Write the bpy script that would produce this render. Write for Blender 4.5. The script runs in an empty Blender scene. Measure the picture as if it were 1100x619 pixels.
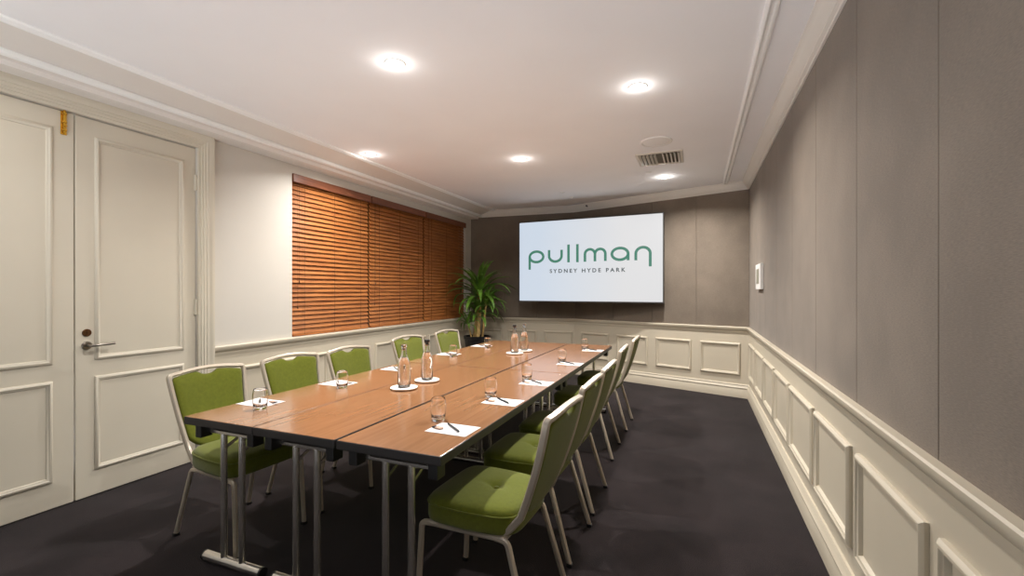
import bpy, bmesh, math, random
from mathutils import Vector, Matrix
random.seed(7)
S = bpy.context.scene
COL = S.collection
PI = math.pi

# ------------------------------------------------------------------ camera, world, exposure
F_PX, VPX, HORIZON, CAM_H = 490.0, 748.6, 312.0, 1.34
YAW = math.atan((VPX - 550.0) / F_PX)
cd = bpy.data.cameras.new('camera')
cam = bpy.data.objects.new('camera', cd); COL.objects.link(cam)
cam.location = (0, 0, CAM_H)
cam.rotation_euler = (PI / 2, 0, YAW)
cd.sensor_fit = 'HORIZONTAL'; cd.sensor_width = 36.0
cd.lens = 36.0 * F_PX / 1100.0
cd.shift_y = (HORIZON - 309.5) / 1100.0
cd.clip_start = 0.02
S.camera = cam

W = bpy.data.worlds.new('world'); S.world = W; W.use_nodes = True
# rear left open: added ambient fill, plus an added band below horizon lighting ceiling
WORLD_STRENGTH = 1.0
AMBIENT_LEVEL, CEILING_FILL_LEVEL = 0.18, 6.1
wn = W.node_tree; bg = wn.nodes['Background']
wtc = wn.nodes.new('ShaderNodeTexCoord'); wsx = wn.nodes.new('ShaderNodeSeparateXYZ')
wmp = wn.nodes.new('ShaderNodeMapRange'); wmp.inputs[1].default_value = -1.0; wmp.inputs[2].default_value = 1.0
wrp = wn.nodes.new('ShaderNodeValToRGB'); wcr = wrp.color_ramp
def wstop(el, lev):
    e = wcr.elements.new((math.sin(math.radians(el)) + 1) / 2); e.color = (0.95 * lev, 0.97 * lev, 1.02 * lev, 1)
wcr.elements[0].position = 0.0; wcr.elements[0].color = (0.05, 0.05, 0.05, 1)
wcr.elements[1].position = 1.0; wcr.elements[1].color = (AMBIENT_LEVEL / 10,) * 3 + (1,)
for el, lev in ((-42, AMBIENT_LEVEL / 10), (-30, CEILING_FILL_LEVEL / 10), (-17, CEILING_FILL_LEVEL / 10), (-9, AMBIENT_LEVEL / 10)): wstop(el, lev)
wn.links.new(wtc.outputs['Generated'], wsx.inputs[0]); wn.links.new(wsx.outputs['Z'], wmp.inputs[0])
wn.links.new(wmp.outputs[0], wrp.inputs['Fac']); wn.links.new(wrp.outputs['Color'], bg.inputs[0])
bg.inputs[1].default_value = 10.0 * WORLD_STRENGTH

LAMP_POWER = 34.0
DOME_POWER = 0.85
LAMP_COLOR = (1.0, 0.965, 0.925)
SCREEN_GLOW = 0.95
S.view_settings.view_transform = 'Standard'
S.view_settings.look = 'None'
S.view_settings.exposure = 0.0
S.view_settings.gamma = 1.0
S.view_settings.use_curve_mapping = False

# ------------------------------------------------------------------ materials
def lin(c):
    return tuple(((v / 255) / 12.92 if v / 255 <= 0.04045 else ((v / 255 + 0.055) / 1.055) ** 2.4) for v in c) + (1,)

def mat(name, rgb, rough=0.5, metal=0.0, var=0.06, scale=8.0, bump=0.0, bscale=200.0, spec=0.5, coat=0.0, sheen=0.0):
    m = bpy.data.materials.new(name); m.use_nodes = True
    nt = m.node_tree; b = nt.nodes['Principled BSDF']
    b.inputs['Roughness'].default_value = rough
    b.inputs['Metallic'].default_value = metal
    b.inputs['Specular IOR Level'].default_value = spec
    b.inputs['Coat Weight'].default_value = coat; b.inputs['Coat Roughness'].default_value = 0.14
    b.inputs['Sheen Weight'].default_value = sheen
    tc = nt.nodes.new('ShaderNodeTexCoord')
    base = lin(rgb)
    if var > 0:
        n = nt.nodes.new('ShaderNodeTexNoise'); n.inputs['Scale'].default_value = scale; n.inputs['Detail'].default_value = 4
        r = nt.nodes.new('ShaderNodeValToRGB')
        r.color_ramp.elements[0].position = 0.3; r.color_ramp.elements[1].position = 0.7
        r.color_ramp.elements[0].color = tuple(v * (1 - var) for v in base[:3]) + (1,)
        r.color_ramp.elements[1].color = tuple(min(1, v * (1 + var)) for v in base[:3]) + (1,)
        nt.links.new(tc.outputs['Object'], n.inputs['Vector'])
        nt.links.new(n.outputs['Fac'], r.inputs['Fac']); nt.links.new(r.outputs['Color'], b.inputs['Base Color'])
    else:
        b.inputs['Base Color'].default_value = base
    if bump > 0:
        n2 = nt.nodes.new('ShaderNodeTexNoise'); n2.inputs['Scale'].default_value = bscale; n2.inputs['Detail'].default_value = 3
        bp = nt.nodes.new('ShaderNodeBump'); bp.inputs['Strength'].default_value = bump; bp.inputs['Distance'].default_value = 0.004
        nt.links.new(tc.outputs['Object'], n2.inputs['Vector'])
        nt.links.new(n2.outputs['Fac'], bp.inputs['Height']); nt.links.new(bp.outputs['Normal'], b.inputs['Normal'])
    return m

def wood(name, dark, light, rough, stretch, scale=3.0, coat=0.0):
    m = mat(name, dark, rough, var=0.0, coat=coat)
    nt = m.node_tree; b = nt.nodes['Principled BSDF']
    tc = [n for n in nt.nodes if n.type == 'TEX_COORD'][0]
    mp = nt.nodes.new('ShaderNodeMapping'); mp.inputs['Scale'].default_value = stretch
    n = nt.nodes.new('ShaderNodeTexNoise'); n.inputs['Scale'].default_value = scale; n.inputs['Detail'].default_value = 6; n.inputs['Distortion'].default_value = 0.6
    r = nt.nodes.new('ShaderNodeValToRGB')
    r.color_ramp.elements[0].position = 0.3; r.color_ramp.elements[1].position = 0.72
    r.color_ramp.elements[0].color = lin(dark); r.color_ramp.elements[1].color = lin(light)
    nt.links.new(tc.outputs['Object'], mp.inputs['Vector']); nt.links.new(mp.outputs['Vector'], n.inputs['Vector'])
    nt.links.new(n.outputs['Fac'], r.inputs['Fac']); nt.links.new(r.outputs['Color'], b.inputs['Base Color'])
    return m

def glassy(name, rgb=(255, 255, 255), rough=0.0, ior=1.45):
    m = mat(name, rgb, rough, var=0.0)
    b = m.node_tree.nodes['Principled BSDF']
    b.inputs['Transmission Weight'].default_value = 1.0; b.inputs['IOR'].default_value = ior
    return m

def glow(name, rgb, strength):
    m = bpy.data.materials.new(name); m.use_nodes = True
    b = m.node_tree.nodes['Principled BSDF']
    b.inputs['Base Color'].default_value = (0.02, 0.02, 0.02, 1); b.inputs['Roughness'].default_value = 0.25
    b.inputs['Emission Color'].default_value = lin(rgb); b.inputs['Emission Strength'].default_value = strength
    return m

def fabric(name, rgb, rough=0.9, var=0.12):
    """woven cloth: fine thread pattern in colour and bump"""
    m = mat(name, rgb, rough, var=0.0, spec=0.2, sheen=0.15)
    nt = m.node_tree; b = nt.nodes['Principled BSDF']
    tc = [n for n in nt.nodes if n.type == 'TEX_COORD'][0]
    mp = nt.nodes.new('ShaderNodeMapping'); mp.inputs['Scale'].default_value = (60, 60, 420)
    n = nt.nodes.new('ShaderNodeTexNoise'); n.inputs['Scale'].default_value = 1.0; n.inputs['Detail'].default_value = 3
    n3 = nt.nodes.new('ShaderNodeTexNoise'); n3.inputs['Scale'].default_value = 2.5; n3.inputs['Detail'].default_value = 3
    mx = nt.nodes.new('ShaderNodeMath'); mx.operation = 'ADD'
    r = nt.nodes.new('ShaderNodeValToRGB')
    base = lin(rgb)
    r.color_ramp.elements[0].position = 0.65; r.color_ramp.elements[1].position = 1.0
    r.color_ramp.elements[0].color = tuple(v * (1 - var) for v in base[:3]) + (1,)
    r.color_ramp.elements[1].color = tuple(v * (1 + var * 1.6) for v in base[:3]) + (1,)
    half = nt.nodes.new('ShaderNodeMath'); half.operation = 'MULTIPLY'; half.inputs[1].default_value = 0.8
    nt.links.new(tc.outputs['Object'], mp.inputs['Vector']); nt.links.new(mp.outputs['Vector'], n.inputs['Vector'])
    nt.links.new(tc.outputs['Object'], n3.inputs['Vector'])
    nt.links.new(n.outputs['Fac'], mx.inputs[0]); nt.links.new(n3.outputs['Fac'], mx.inputs[1])
    nt.links.new(mx.outputs[0], half.inputs[0]); nt.links.new(half.outputs[0], r.inputs['Fac'])
    nt.links.new(r.outputs['Color'], b.inputs['Base Color'])
    bp = nt.nodes.new('ShaderNodeBump'); bp.inputs['Strength'].default_value = 0.25; bp.inputs['Distance'].default_value = 0.002
    nt.links.new(n.outputs['Fac'], bp.inputs['Height']); nt.links.new(bp.outputs['Normal'], b.inputs['Normal'])
    return m

def carpet_mat():
    m = mat('carpet', (46, 39, 44), 1.0, var=0.0, spec=0.1, sheen=0.1)
    nt = m.node_tree; b = nt.nodes['Principled BSDF']
    tc = [n for n in nt.nodes if n.type == 'TEX_COORD'][0]
    n1 = nt.nodes.new('ShaderNodeTexNoise'); n1.inputs['Scale'].default_value = 260; n1.inputs['Detail'].default_value = 2
    n2 = nt.nodes.new('ShaderNodeTexNoise'); n2.inputs['Scale'].default_value = 3.2; n2.inputs['Detail'].default_value = 5
    ad = nt.nodes.new('ShaderNodeMath'); ad.operation = 'MULTIPLY_ADD'; ad.inputs[1].default_value = 0.7
    r = nt.nodes.new('ShaderNodeValToRGB')
    r.color_ramp.elements[0].position = 0.55; r.color_ramp.elements[1].position = 1.0
    r.color_ramp.elements[0].color = lin((21, 15, 16)); r.color_ramp.elements[1].color = lin((40, 32, 33))
    for n in (n1, n2): nt.links.new(tc.outputs['Object'], n.inputs['Vector'])
    nt.links.new(n1.outputs['Fac'], ad.inputs[0]); nt.links.new(n2.outputs['Fac'], ad.inputs[2])
    nt.links.new(ad.outputs[0], r.inputs['Fac']); nt.links.new(r.outputs['Color'], b.inputs['Base Color'])
    bp = nt.nodes.new('ShaderNodeBump'); bp.inputs['Strength'].default_value = 0.6; bp.inputs['Distance'].default_value = 0.006
    nt.links.new(n1.outputs['Fac'], bp.inputs['Height']); nt.links.new(bp.outputs['Normal'], b.inputs['Normal'])
    return m

M = dict(
    ceiling=mat('ceiling_paint', (246, 246, 248), 0.85, var=0.015, scale=2),
    trim=mat('trim_paint', (226, 222, 214), 0.45, var=0.015, scale=3),
    white_trim=mat('white_trim_paint', (246, 246, 244), 0.4, var=0.01, scale=3),
    cove=mat('cove_paint', (228, 223, 216), 0.6, var=0.015, scale=3),
    wall=mat('wall_paint', (206, 201, 191), 0.6, var=0.02, scale=2),
    cream=mat('cream_paint', (200, 190, 170), 0.42, var=0.02, scale=3),
    door=mat('door_paint', (208, 200, 182), 0.42, var=0.02, scale=3),
    fabric=fabric('wall_fabric', (122, 111, 99)),
    seam=mat('seam_dark', (62, 54, 48), 0.9, var=0.05),
    carpet=carpet_mat(),
    table=wood('table_laminate', (142, 100, 67), (157, 114, 80), 0.20, (14, 0.7, 14), 2.6, coat=0.4),
    edge=mat('table_edge', (42, 38, 36), 0.45, var=0.08, scale=30),
    chrome=mat('chrome', (226, 222, 214), 0.22, metal=0.9, var=0.02, scale=20),
    black=mat('black_plastic', (24, 23, 23), 0.45, var=0.1, scale=30),
    champagne=mat('champagne_metal', (200, 188, 170), 0.34, metal=0.45, var=0.03, scale=20),
    green=mat('green_upholstery', (98, 104, 24), 0.9, var=0.10, scale=60, bump=0.25, bscale=700, spec=0.2, sheen=0.25),
    slat=wood('slat_wood', (138, 80, 38), (184, 118, 62), 0.42, (10, 0.8, 10), 4.0, coat=0.1),
    valance=wood('valance_wood', (104, 60, 40), (132, 80, 54), 0.35, (10, 0.8, 10), 4.0, coat=0.1),
    cord=mat('blind_cord', (110, 74, 44), 0.8, var=0.1),
    frame_w=mat('window_frame', (90, 62, 44), 0.5, var=0.1),
    pane=glassy('window_glass', (200, 210, 215)),
    night=mat('dark_outside', (40, 34, 30), 0.8, var=0.1),
    bezel=mat('screen_bezel', (62, 60, 60), 0.4, var=0.05),
    logo=glow('logo_green', (60, 124, 104), 1.0),
    caption=glow('caption_grey', (72, 82, 86), 1.0),
    paper=mat('paper', (222, 222, 222), 0.8, var=0.01),
    pen=mat('pen_black', (28, 30, 34), 0.35, var=0.05, scale=50),
    sweet=mat('sweet_wrapper', (196, 160, 138), 0.4, var=0.1, scale=90),
    dark_wrap=mat('dark_wrapper', (34, 32, 44), 0.4, var=0.1, scale=90),
    glass=glassy('clear_glass'),
    water=glassy('water', ior=1.33),
    coaster=mat('coaster_white', (236, 232, 224), 0.55, var=0.02, scale=40),
    cork=mat('coaster_cork', (150, 110, 70), 0.8, var=0.15, scale=120),
    white=mat('white_plastic', (235, 233, 230), 0.45, var=0.01),
    lcd=mat('panel_display', (150, 150, 134), 0.3, var=0.05),
    brass=mat('brass', (205, 160, 60), 0.25, metal=1.0, var=0.08, scale=60),
    bronze=mat('lock_bronze', (96, 66, 40), 0.4, metal=0.8, var=0.15, scale=90),
    nickel=mat('satin_nickel', (150, 144, 136), 0.28, metal=1.0, var=0.03, scale=40),
    leaf=mat('leaf_green', (92, 130, 46), 0.38, var=0.55, scale=9, spec=0.5),
    cane=mat('cane_bark', (176, 146, 92), 0.8, var=0.25, scale=30, bump=0.4, bscale=60),
    soil=mat('soil', (38, 28, 22), 1.0, var=0.4, scale=60, bump=0.8, bscale=80),
    pot=mat('pot_black', (22, 22, 24), 0.3, var=0.1, scale=10),
    lamp_on=glow('lamp_lens', (255, 246, 228), 22.0),
    vent_in=mat('vent_shadow', (96, 88, 74), 0.8, var=0.1),
    vent=mat('vent_metal', (214, 208, 196), 0.5, var=0.02),
)
def screen_mat():
    m = glow('screen_white', (226, 231, 238), SCREEN_GLOW)
    nt = m.node_tree; b = nt.nodes['Principled BSDF']
    tc = nt.nodes.new('ShaderNodeTexCoord'); sp = nt.nodes.new('ShaderNodeSeparateXYZ')
    r = nt.nodes.new('ShaderNodeValToRGB')      # the slide's own background: pale blue to pale grey
    r.color_ramp.elements[0].position = 0.15; r.color_ramp.elements[1].position = 0.75
    r.color_ramp.elements[0].color = lin((208, 220, 234)); r.color_ramp.elements[1].color = lin((226, 226, 227))
    nt.links.new(tc.outputs['Generated'], sp.inputs[0]); nt.links.new(sp.outputs['X'], r.inputs['Fac'])
    nt.links.new(r.outputs['Color'], b.inputs['Emission Color'])
    return m
M['screen'] = screen_mat()

# ------------------------------------------------------------------ mesh helpers
class MB:
    def __init__(self, tf=None):
        self.b = bmesh.new(); self.tf = tf; self.boxy = False
    def v(self, p):
        p = Vector(p)
        if self.tf: p = Vector(self.tf(p))
        return self.b.verts.new(p)
    def face(self, vs, mi=0):
        try:
            f = self.b.faces.new(vs); f.material_index = mi; return f
        except ValueError: return None
    def box(self, lo, hi, bev=0.0, mi=0, rot=None, org=None):
        lo, hi = Vector(lo), Vector(hi)
        t = bmesh.new(); bmesh.ops.create_cube(t, size=1)
        c = (lo + hi) / 2; d = hi - lo
        for w in t.verts: w.co = Vector((w.co.x * d.x, w.co.y * d.y, w.co.z * d.z)) + c
        if bev > 0:
            self.boxy = True
            bmesh.ops.bevel(t, geom=list(t.edges), offset=min(bev, min(d) * 0.45), segments=2, profile=0.6, affect='EDGES')
        self._merge(t, mi, rot, org)
    def _merge(self, t, mi=0, rot=None, org=None):
        mp = {}
        for w in t.verts:
            p = w.co.copy()
            if rot: p = rot @ (p - Vector(org or (0, 0, 0))) + Vector(org or (0, 0, 0))
            mp[w] = self.v(p)
        for f in t.faces: self.face([mp[w] for w in f.verts], mi)
        t.free()
    def rings(self, rings, closed=True, cap=True, mi=0):
        R = [[self.v(p) for p in r] for r in rings]
        n = len(R[0])
        for a, b in zip(R, R[1:]):
            for i in range(n if closed else n - 1):
                j = (i + 1) % n; self.face([a[i], a[j], b[j], b[i]], mi)
        if cap:
            self.face(list(reversed(R[0])), mi); self.face(R[-1], mi)
        return R
    def lathe(self, prof, c=(0, 0, 0), n=32, cap=True, mi=0):
        c = Vector(c)
        self.rings([[c + Vector((r * math.cos(2 * PI * i / n), r * math.sin(2 * PI * i / n), z)) for i in range(n)] for r, z in prof], cap=cap, mi=mi)
    def tube(self, path, r, n=10, cap=True, mi=0, sec=None, up=(0, 0, 1)):
        """sweep a circle (or section polygon) along a path"""
        path = [Vector(p) for p in path]
        sec = sec or [(r * math.cos(2 * PI * i / n), r * math.sin(2 * PI * i / n)) for i in range(n)]
        rings = []; prev = None
        for i, p in enumerate(path):
            a = path[max(0, i - 1)]; b = path[min(len(path) - 1, i + 1)]
            t = (b - a).normalized()
            if prev is None:
                u = Vector(up)
                if abs(t.dot(u)) > 0.95: u = Vector((1, 0, 0))
                s = t.cross(u).normalized()
            else:
                s = (prev - t * prev.dot(t)).normalized()
            prev = s; w = s.cross(t)
            sc = r[i] if isinstance(r, list) else 1
            rings.append([p + s * x * (sc if isinstance(r, list) else 1) + w * y * (sc if isinstance(r, list) else 1) for x, y in sec])
        self.rings(rings, cap=cap, mi=mi)
    def build(self, name, m, parent=None, smooth=35, kind=None):
        if self.boxy: smooth = min(smooth, 8)
        bmesh.ops.recalc_face_normals(self.b, faces=list(self.b.faces))
        me = bpy.data.meshes.new(name); self.b.to_mesh(me); self.b.free()
        for x in (m if isinstance(m, list) else [m]): me.materials.append(x)
        if smooth:
            me.polygons.foreach_set('use_smooth', [True] * len(me.polygons))
            me.set_sharp_from_angle(angle=math.radians(smooth))
        o = bpy.data.objects.new(name, me); COL.objects.link(o)
        if parent: o.parent = parent
        if kind: o['kind'] = kind
        return o

def fillet(pts, r, n=5):
    pts = [Vector(p) for p in pts]; out = [pts[0]]
    for a, b, c in zip(pts, pts[1:], pts[2:]):
        u = (a - b); w = (c - b)
        k = min(r, u.length * 0.49, w.length * 0.49)
        p0 = b + u.normalized() * k; p1 = b + w.normalized() * k
        for i in range(n + 1):
            t = i / n; out.append(p0 * (1 - t) ** 2 + b * 2 * t * (1 - t) + p1 * t * t)
    out.append(pts[-1]); return out

def unit_circle(n=10): return [(math.cos(2 * PI * i / n), math.sin(2 * PI * i / n)) for i in range(n)]
def rrect(w, h, b):
    w /= 2; h /= 2
    return [(w - b, -h), (w, -h + b), (w, h - b), (w - b, h), (-w + b, h), (-w, h - b), (-w, -h + b), (-w + b, -h)]

def thing(name, label, cat, loc=(0, 0, 0), rz=0.0, group=None):
    o = bpy.data.objects.new(name, None); COL.objects.link(o)
    o.empty_display_size = 0.1
    o.location = loc; o.rotation_euler = (0, 0, rz)
    return tag(o, label, cat, group)
def tag(o, label, cat, group=None):
    o['label'] = label; o['category'] = cat
    if group: o['group'] = group
    return o
def dup(root, loc, rz, label, group=None):
    r = root.copy(); COL.objects.link(r); r.location = loc; r.rotation_euler = (0, 0, rz); r['label'] = label
    if group: r['group'] = group
    for ch in list(root.children):
        c = ch.copy(); COL.objects.link(c); c.parent = r
        for g in list(ch.children):
            d = g.copy(); COL.objects.link(d); d.parent = c
    return r
def structure(o): o['kind'] = 'structure'; return o

# ------------------------------------------------------------------ room dimensions
XL, XR, HC = -3.63, 0.60, 2.69
YF = -1.1                                     # the room goes on behind the camera
KR, KK, KL = Vector((XR, 6.32)), Vector((-1.82, 7.16)), Vector((XL - 0.01, 7.06))
DADO, BASE = 0.884, 0.169
WIN = (3.29, 6.86, 0.885, 2.476)
DOOR = (0.885, 2.385, 2.455)

# floor and ceiling
b = MB(); b.box((-4.3, YF, -0.08), (0.9, 7.6, 0)); structure(b.build('floor', M['carpet'], smooth=0))
b = MB(); b.box((-4.3, YF, HC), (0.9, 7.6, HC + 0.1)); structure(b.build('ceiling', M['ceiling'], smooth=0))

# ---- right wall: core, wainscot board, fabric panels, panel mouldings
def frame_sweep(mb, a0, a1, b0, b1, prof, mp):
    """mitred rectangular moulding; prof = (inset, depth); mp(a, b, depth) -> world"""
    rings = []
    for ins, dep in prof:
        rings.append([mp(a0 + ins, b0 + ins, dep), mp(a1 - ins, b0 + ins, dep), mp(a1 - ins, b1 - ins, dep), mp(a0 + ins, b1 - ins, dep)])
    mb.rings(rings, cap=False)
PANEL_PROF = [(0.0, 0.0), (0.0, 0.012), (0.004, 0.017), (0.011, 0.022), (0.019, 0.022), (0.024, 0.016), (0.030, 0.014), (0.034, 0.008), (0.038, 0.0)]
PZ0, PZ1 = 0.268, 0.692

b = MB(); b.box((XR + 0.012, YF, 0), (XR + 0.16, 6.6, HC)); wall_right = structure(b.build('wall_right', M['seam'], smooth=0))
b = MB(); b.box((XR, YF, 0), (XR + 0.012, 6.318, DADO - 0.02)); b.build('wainscot_board', M['cream'], wall_right, smooth=0)
edges = [YF, -0.45, 0.223, 0.893, 1.563, 2.240, 2.925, 3.586, 4.251, 4.907, 5.572, 6.243, 6.318]
for y0, y1 in zip(edges, edges[1:]):
    b = MB(); b.box((XR, y0 + 0.0018, DADO - 0.02), (XR + 0.012, y1 - 0.0018, HC), bev=0.0025); b.build('fabric_panel', M['fabric'], wall_right)
for y0, y1 in [(-0.44, 0.16), (0.23, 0.83), (0.93, 1.528), (1.612, 2.198), (2.288, 2.888), (2.951, 3.602), (3.655, 4.251), (4.330, 4.907), (4.971, 5.600), (5.645, 6.235)]:
    b = MB(); frame_sweep(b, y0, y1, PZ0, PZ1, PANEL_PROF, lambda a, z, d: (XR - d, a, z))
    b.build('panel_moulding', M['cream'], wall_right)

# ---- back wall, bent behind the screen
def along(P, Q):
    P, Q = Vector(P), Vector(Q); t = (Q - P).normalized(); n = Vector((t.y, -t.x))
    if n.y > 0: n = -n                        # towards the room
    return lambda a, z, d: (P.x + t.x * a + n.x * d, P.y + t.y * a + n.y * d, z), (Q - P).length
mapR, lenR = along(KR, KK)
mapL, lenL = along(KL, KK)
def slab(mb, mp, a0, a1, z0, z1, d0, d1, mi=0):
    t = bmesh.new(); bmesh.ops.create_cube(t, size=1)
    for w in t.verts:
        w.co = Vector(mp(a0 if w.co.x < 0 else a1, z0 if w.co.z < 0 else z1, d0 if w.co.y < 0 else d1))
    mb._merge(t, mi)
b = MB(); slab(b, mapR, -0.1, lenR + 0.02, 0, HC, -0.15, -0.012); slab(b, mapL, -0.5, lenL + 0.02, 0, HC, -0.15, -0.012)
wall_back = structure(b.build('wall_back', M['seam'], smooth=0))
for mp, L in ((mapR, lenR), (mapL, lenL)):
    b = MB(); slab(b, mp, 0, L, 0, DADO - 0.02, -0.012, 0.0); b.build('wainscot_board', M['cream'], wall_back, smooth=0)
for mp, es in ((mapR, [0, 0.643, 1.257, 1.87, lenR]), (mapL, [0, 0.6, 1.21, lenL])):
    for a0, a1 in zip(es, es[1:]):
        b = MB(); slab(b, mp, a0 + 0.0015, a1 - 0.0015, DADO - 0.02, HC, -0.012, 0.0); b.build('fabric_panel', M['fabric'], wall_back, smooth=0)
for mp, ps in ((mapR, [(0.101, 0.592), (0.707, 1.199), (1.325, 1.810), (1.945, 2.435)]), (mapL, [(0.10, 0.58), (0.693, 1.191), (1.323, 1.792)])):
    for a0, a1 in ps:
        b = MB(); frame_sweep(b, a0, a1, PZ0 + 0.008, PZ1 - 0.012, PANEL_PROF, mp); b.build('panel_moulding', M['cream'], wall_back)

# ---- left wall with door and window openings
b = MB()
x0, x1 = XL - 0.2, XL
b.box((x0, YF, 0), (x1, DOOR[0], HC)); b.box((x0, DOOR[0], DOOR[2]), (x1, DOOR[1], HC))
b.box((x0, DOOR[1], 0), (x1, WIN[0], HC))
b.box((x0, WIN[0], 0), (x1, WIN[1], WIN[2])); b.box((x0, WIN[0], WIN[3]), (x1, WIN[1], HC))
b.box((x0, WIN[1], 0), (x1, 7.07, HC))
wall_left = structure(b.build('wall_left', M['wall'], smooth=0))
b = MB(); b.box((XL, 2.50, 0), (XL + 0.006, 7.06, DADO - 0.02)); b.build('wainscot_board', M['cream'], wall_left, smooth=0)
for y0, y1 in [(2.60, 3.12), (3.18, 3.735), (4.505, 5.615), (5.70, 6.30), (6.40, 6.95)]:
    b = MB(); frame_sweep(b, y0, y1, PZ0, PZ1, PANEL_PROF, lambda a, z, d: (XL + 0.006 + d, a, z)); b.build('panel_moulding', M['cream'], wall_left)

# ---- mitred runs of moulding round the room
def offset_path(pts, d):
    """offset a polyline to its left-hand side (room side) with mitres"""
    out = []
    for i, p in enumerate(pts):
        ns = []
        if i > 0: t = (pts[i] - pts[i - 1]).normalized(); ns.append(Vector((-t.y, t.x)))
        if i < len(pts) - 1: t = (pts[i + 1] - pts[i]).normalized(); ns.append(Vector((-t.y, t.x)))
        if len(ns) == 1: out.append(p + ns[0] * d)
        else:
            m = (ns[0] + ns[1]).normalized(); out.append(p + m * (d / max(0.2, m.dot(ns[0]))))
    return out
def run(pts, i0, i1, prof):
    mb = MB()
    offs = [offset_path(pts, d) for d, z in prof]
    rings = [[(offs[k][i].x, offs[k][i].y, prof[k][1]) for k in range(len(prof))] for i in range(i0, i1 + 1)]
    mb.rings(rings)
    return mb
PTS = [Vector((XR, YF)), KR, KK, Vector((XL, 7.0605)), Vector((XL, 2.5005))]
def flip(p): return p
cornice = [(0, HC), (0.085, HC), (0.085, HC - 0.012), (0.074, HC - 0.018), (0.066, HC - 0.034), (0.054, HC - 0.052), (0.038, HC - 0.068), (0.030, HC - 0.074), (0.030, HC - 0.082), (0.014, HC - 0.090), (0.012, HC - 0.100), (0, HC - 0.100)]
dado = [(0, DADO - 0.085), (0.006, DADO - 0.085), (0.010, DADO - 0.075), (0.012, DADO - 0.055), (0.022, DADO - 0.045), (0.030, DADO - 0.035), (0.036, DADO - 0.020), (0.036, DADO - 0.006), (0.030, DADO), (0, DADO)]
base = [(0, 0), (0.022, 0), (0.022, 0.105), (0.018, 0.112), (0.026, 0.118), (0.026, 0.126), (0.020, 0.134), (0.012, 0.150), (0.016, 0.158), (0.010, BASE), (0, BASE)]
structure(run(PTS, 0, 1, cornice).build('trim_1', M['trim']))
structure(run(PTS, 1, 3, cornice).build('trim_2', M['trim']))
structure(run(PTS, 0, 1, dado).build('trim_3', M['cream']))
structure(run(PTS, 1, 3, dado).build('trim_4', M['cream']))
structure(run(PTS, 3, 4, dado).build('trim_5', M['cream']))
structure(run(PTS, 0, 1, base).build('baseboard_right', M['cream']))
structure(run(PTS, 1, 3, base).build('baseboard_back', M['cream']))
structure(run(PTS, 3, 4, base).build('baseboard_left', M['cream']))

# ---- ceiling beads and the dropped bulkhead over the left wall
def yrun(prof, y0, y1):
    mb = MB(); mb.rings([[(x, y0, z) for x, z in prof], [(x, y1, z) for x, z in prof]]); return mb
def bead(xa, sgn):
    w = 0.066
    pr = [(0, 0), (0, 0.010), (0.006, 0.017), (0.016, 0.020), (0.024, 0.014), (0.028, 0.008), (0.040, 0.008), (0.046, 0.016), (0.056, 0.016), (w, 0.004), (w, 0)]
    return [(xa + sgn * t, HC - d) for t, d in pr]
structure(yrun(bead(0.300, 1), YF, 6.36).build('trim_6', M['white_trim']))
structure(yrun(bead(-3.145, -1), YF, 7.03).build('trim_7', M['white_trim']))
bulk = [(XL, HC), (-3.235, HC), (-3.26, HC - 0.010), (-3.30, HC - 0.024), (-3.35, HC - 0.040), (-3.395, HC - 0.052), (-3.428, HC - 0.060), (-3.428, HC - 0.096), (-3.462, HC - 0.100), (-3.470, HC - 0.128), (-3.480, HC - 0.130), (XL, HC - 0.130)]
bulkhead = structure(yrun(bulk, YF, 7.02).build('trim_8', M['cove']))
bd = [(-3.430, HC - 0.057), (-3.418, HC - 0.057), (-3.416, HC - 0.062), (-3.410, HC - 0.066), (-3.407, HC - 0.078), (-3.410, HC - 0.090), (-3.420, HC - 0.097), (-3.430, HC - 0.097)]
yrun(bd, YF, 7.02).build('bead', M['white_trim'], bulkhead)

# ---- door architrave (a stepped casing up, over and down)
b = MB()
def casing(mb, pts, prof):
    """pts (y,z) in the wall plane; prof (outward offset, projection)"""
    P = [Vector(p) for p in pts]
    offs = [offset_path(P, o) for o, _ in prof]
    mb.rings([[(XL + prof[k][1], offs[k][i].x, offs[k][i].y) for k in range(len(prof))] for i in range(len(P))])
casing(b, [(DOOR[0], 0), (DOOR[0], DOOR[2]), (DOOR[1], DOOR[2]), (DOOR[1], 0)],
       [(0, 0), (0, 0.020), (0.018, 0.022), (0.020, 0.028), (0.036, 0.028), (0.039, 0.033), (0.056, 0.033), (0.060, 0.038), (0.082, 0.038), (0.095, 0.046), (0.112, 0.046), (0.116, 0.030), (0.116, 0)])
structure(b.build('trim_9', M['door']))

# ---- double doors
DX = XL - 0.012                                # face of the leaves
DPROF = [(0.0, 0.0), (0.0, 0.006), (0.006, 0.012), (0.016, 0.014), (0.022, 0.008), (0.028, 0.006), (0.032, 0.0)]
def leaf(name, y0, y1, z1, panels):
    mb = MB(); mb.box((DX - 0.042, y0, 0.008), (DX, y1, z1), bev=0.003)
    o = structure(mb.build(name, M['door']))
    for (pa, pb, za, zb) in panels:
        m2 = MB(); frame_sweep(m2, pa, pb, za, zb, DPROF, lambda a, z, d: (DX + d, a, z)); m2.build('panel_moulding', M['door'], o)
    return o
Z1 = DOOR[2] - 0.005
d1 = leaf('door_1', DOOR[0] + 0.004, 1.628, Z1, [(0.99, 1.525, 0.887, 2.340), (0.99, 1.525, 0.168, 0.785)])
d2 = leaf('door_2', 1.636, DOOR[1] - 0.004, Z1, [(1.735, 2.292, 0.886, 2.337), (1.735, 2.292, 0.170, 0.780)])
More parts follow.
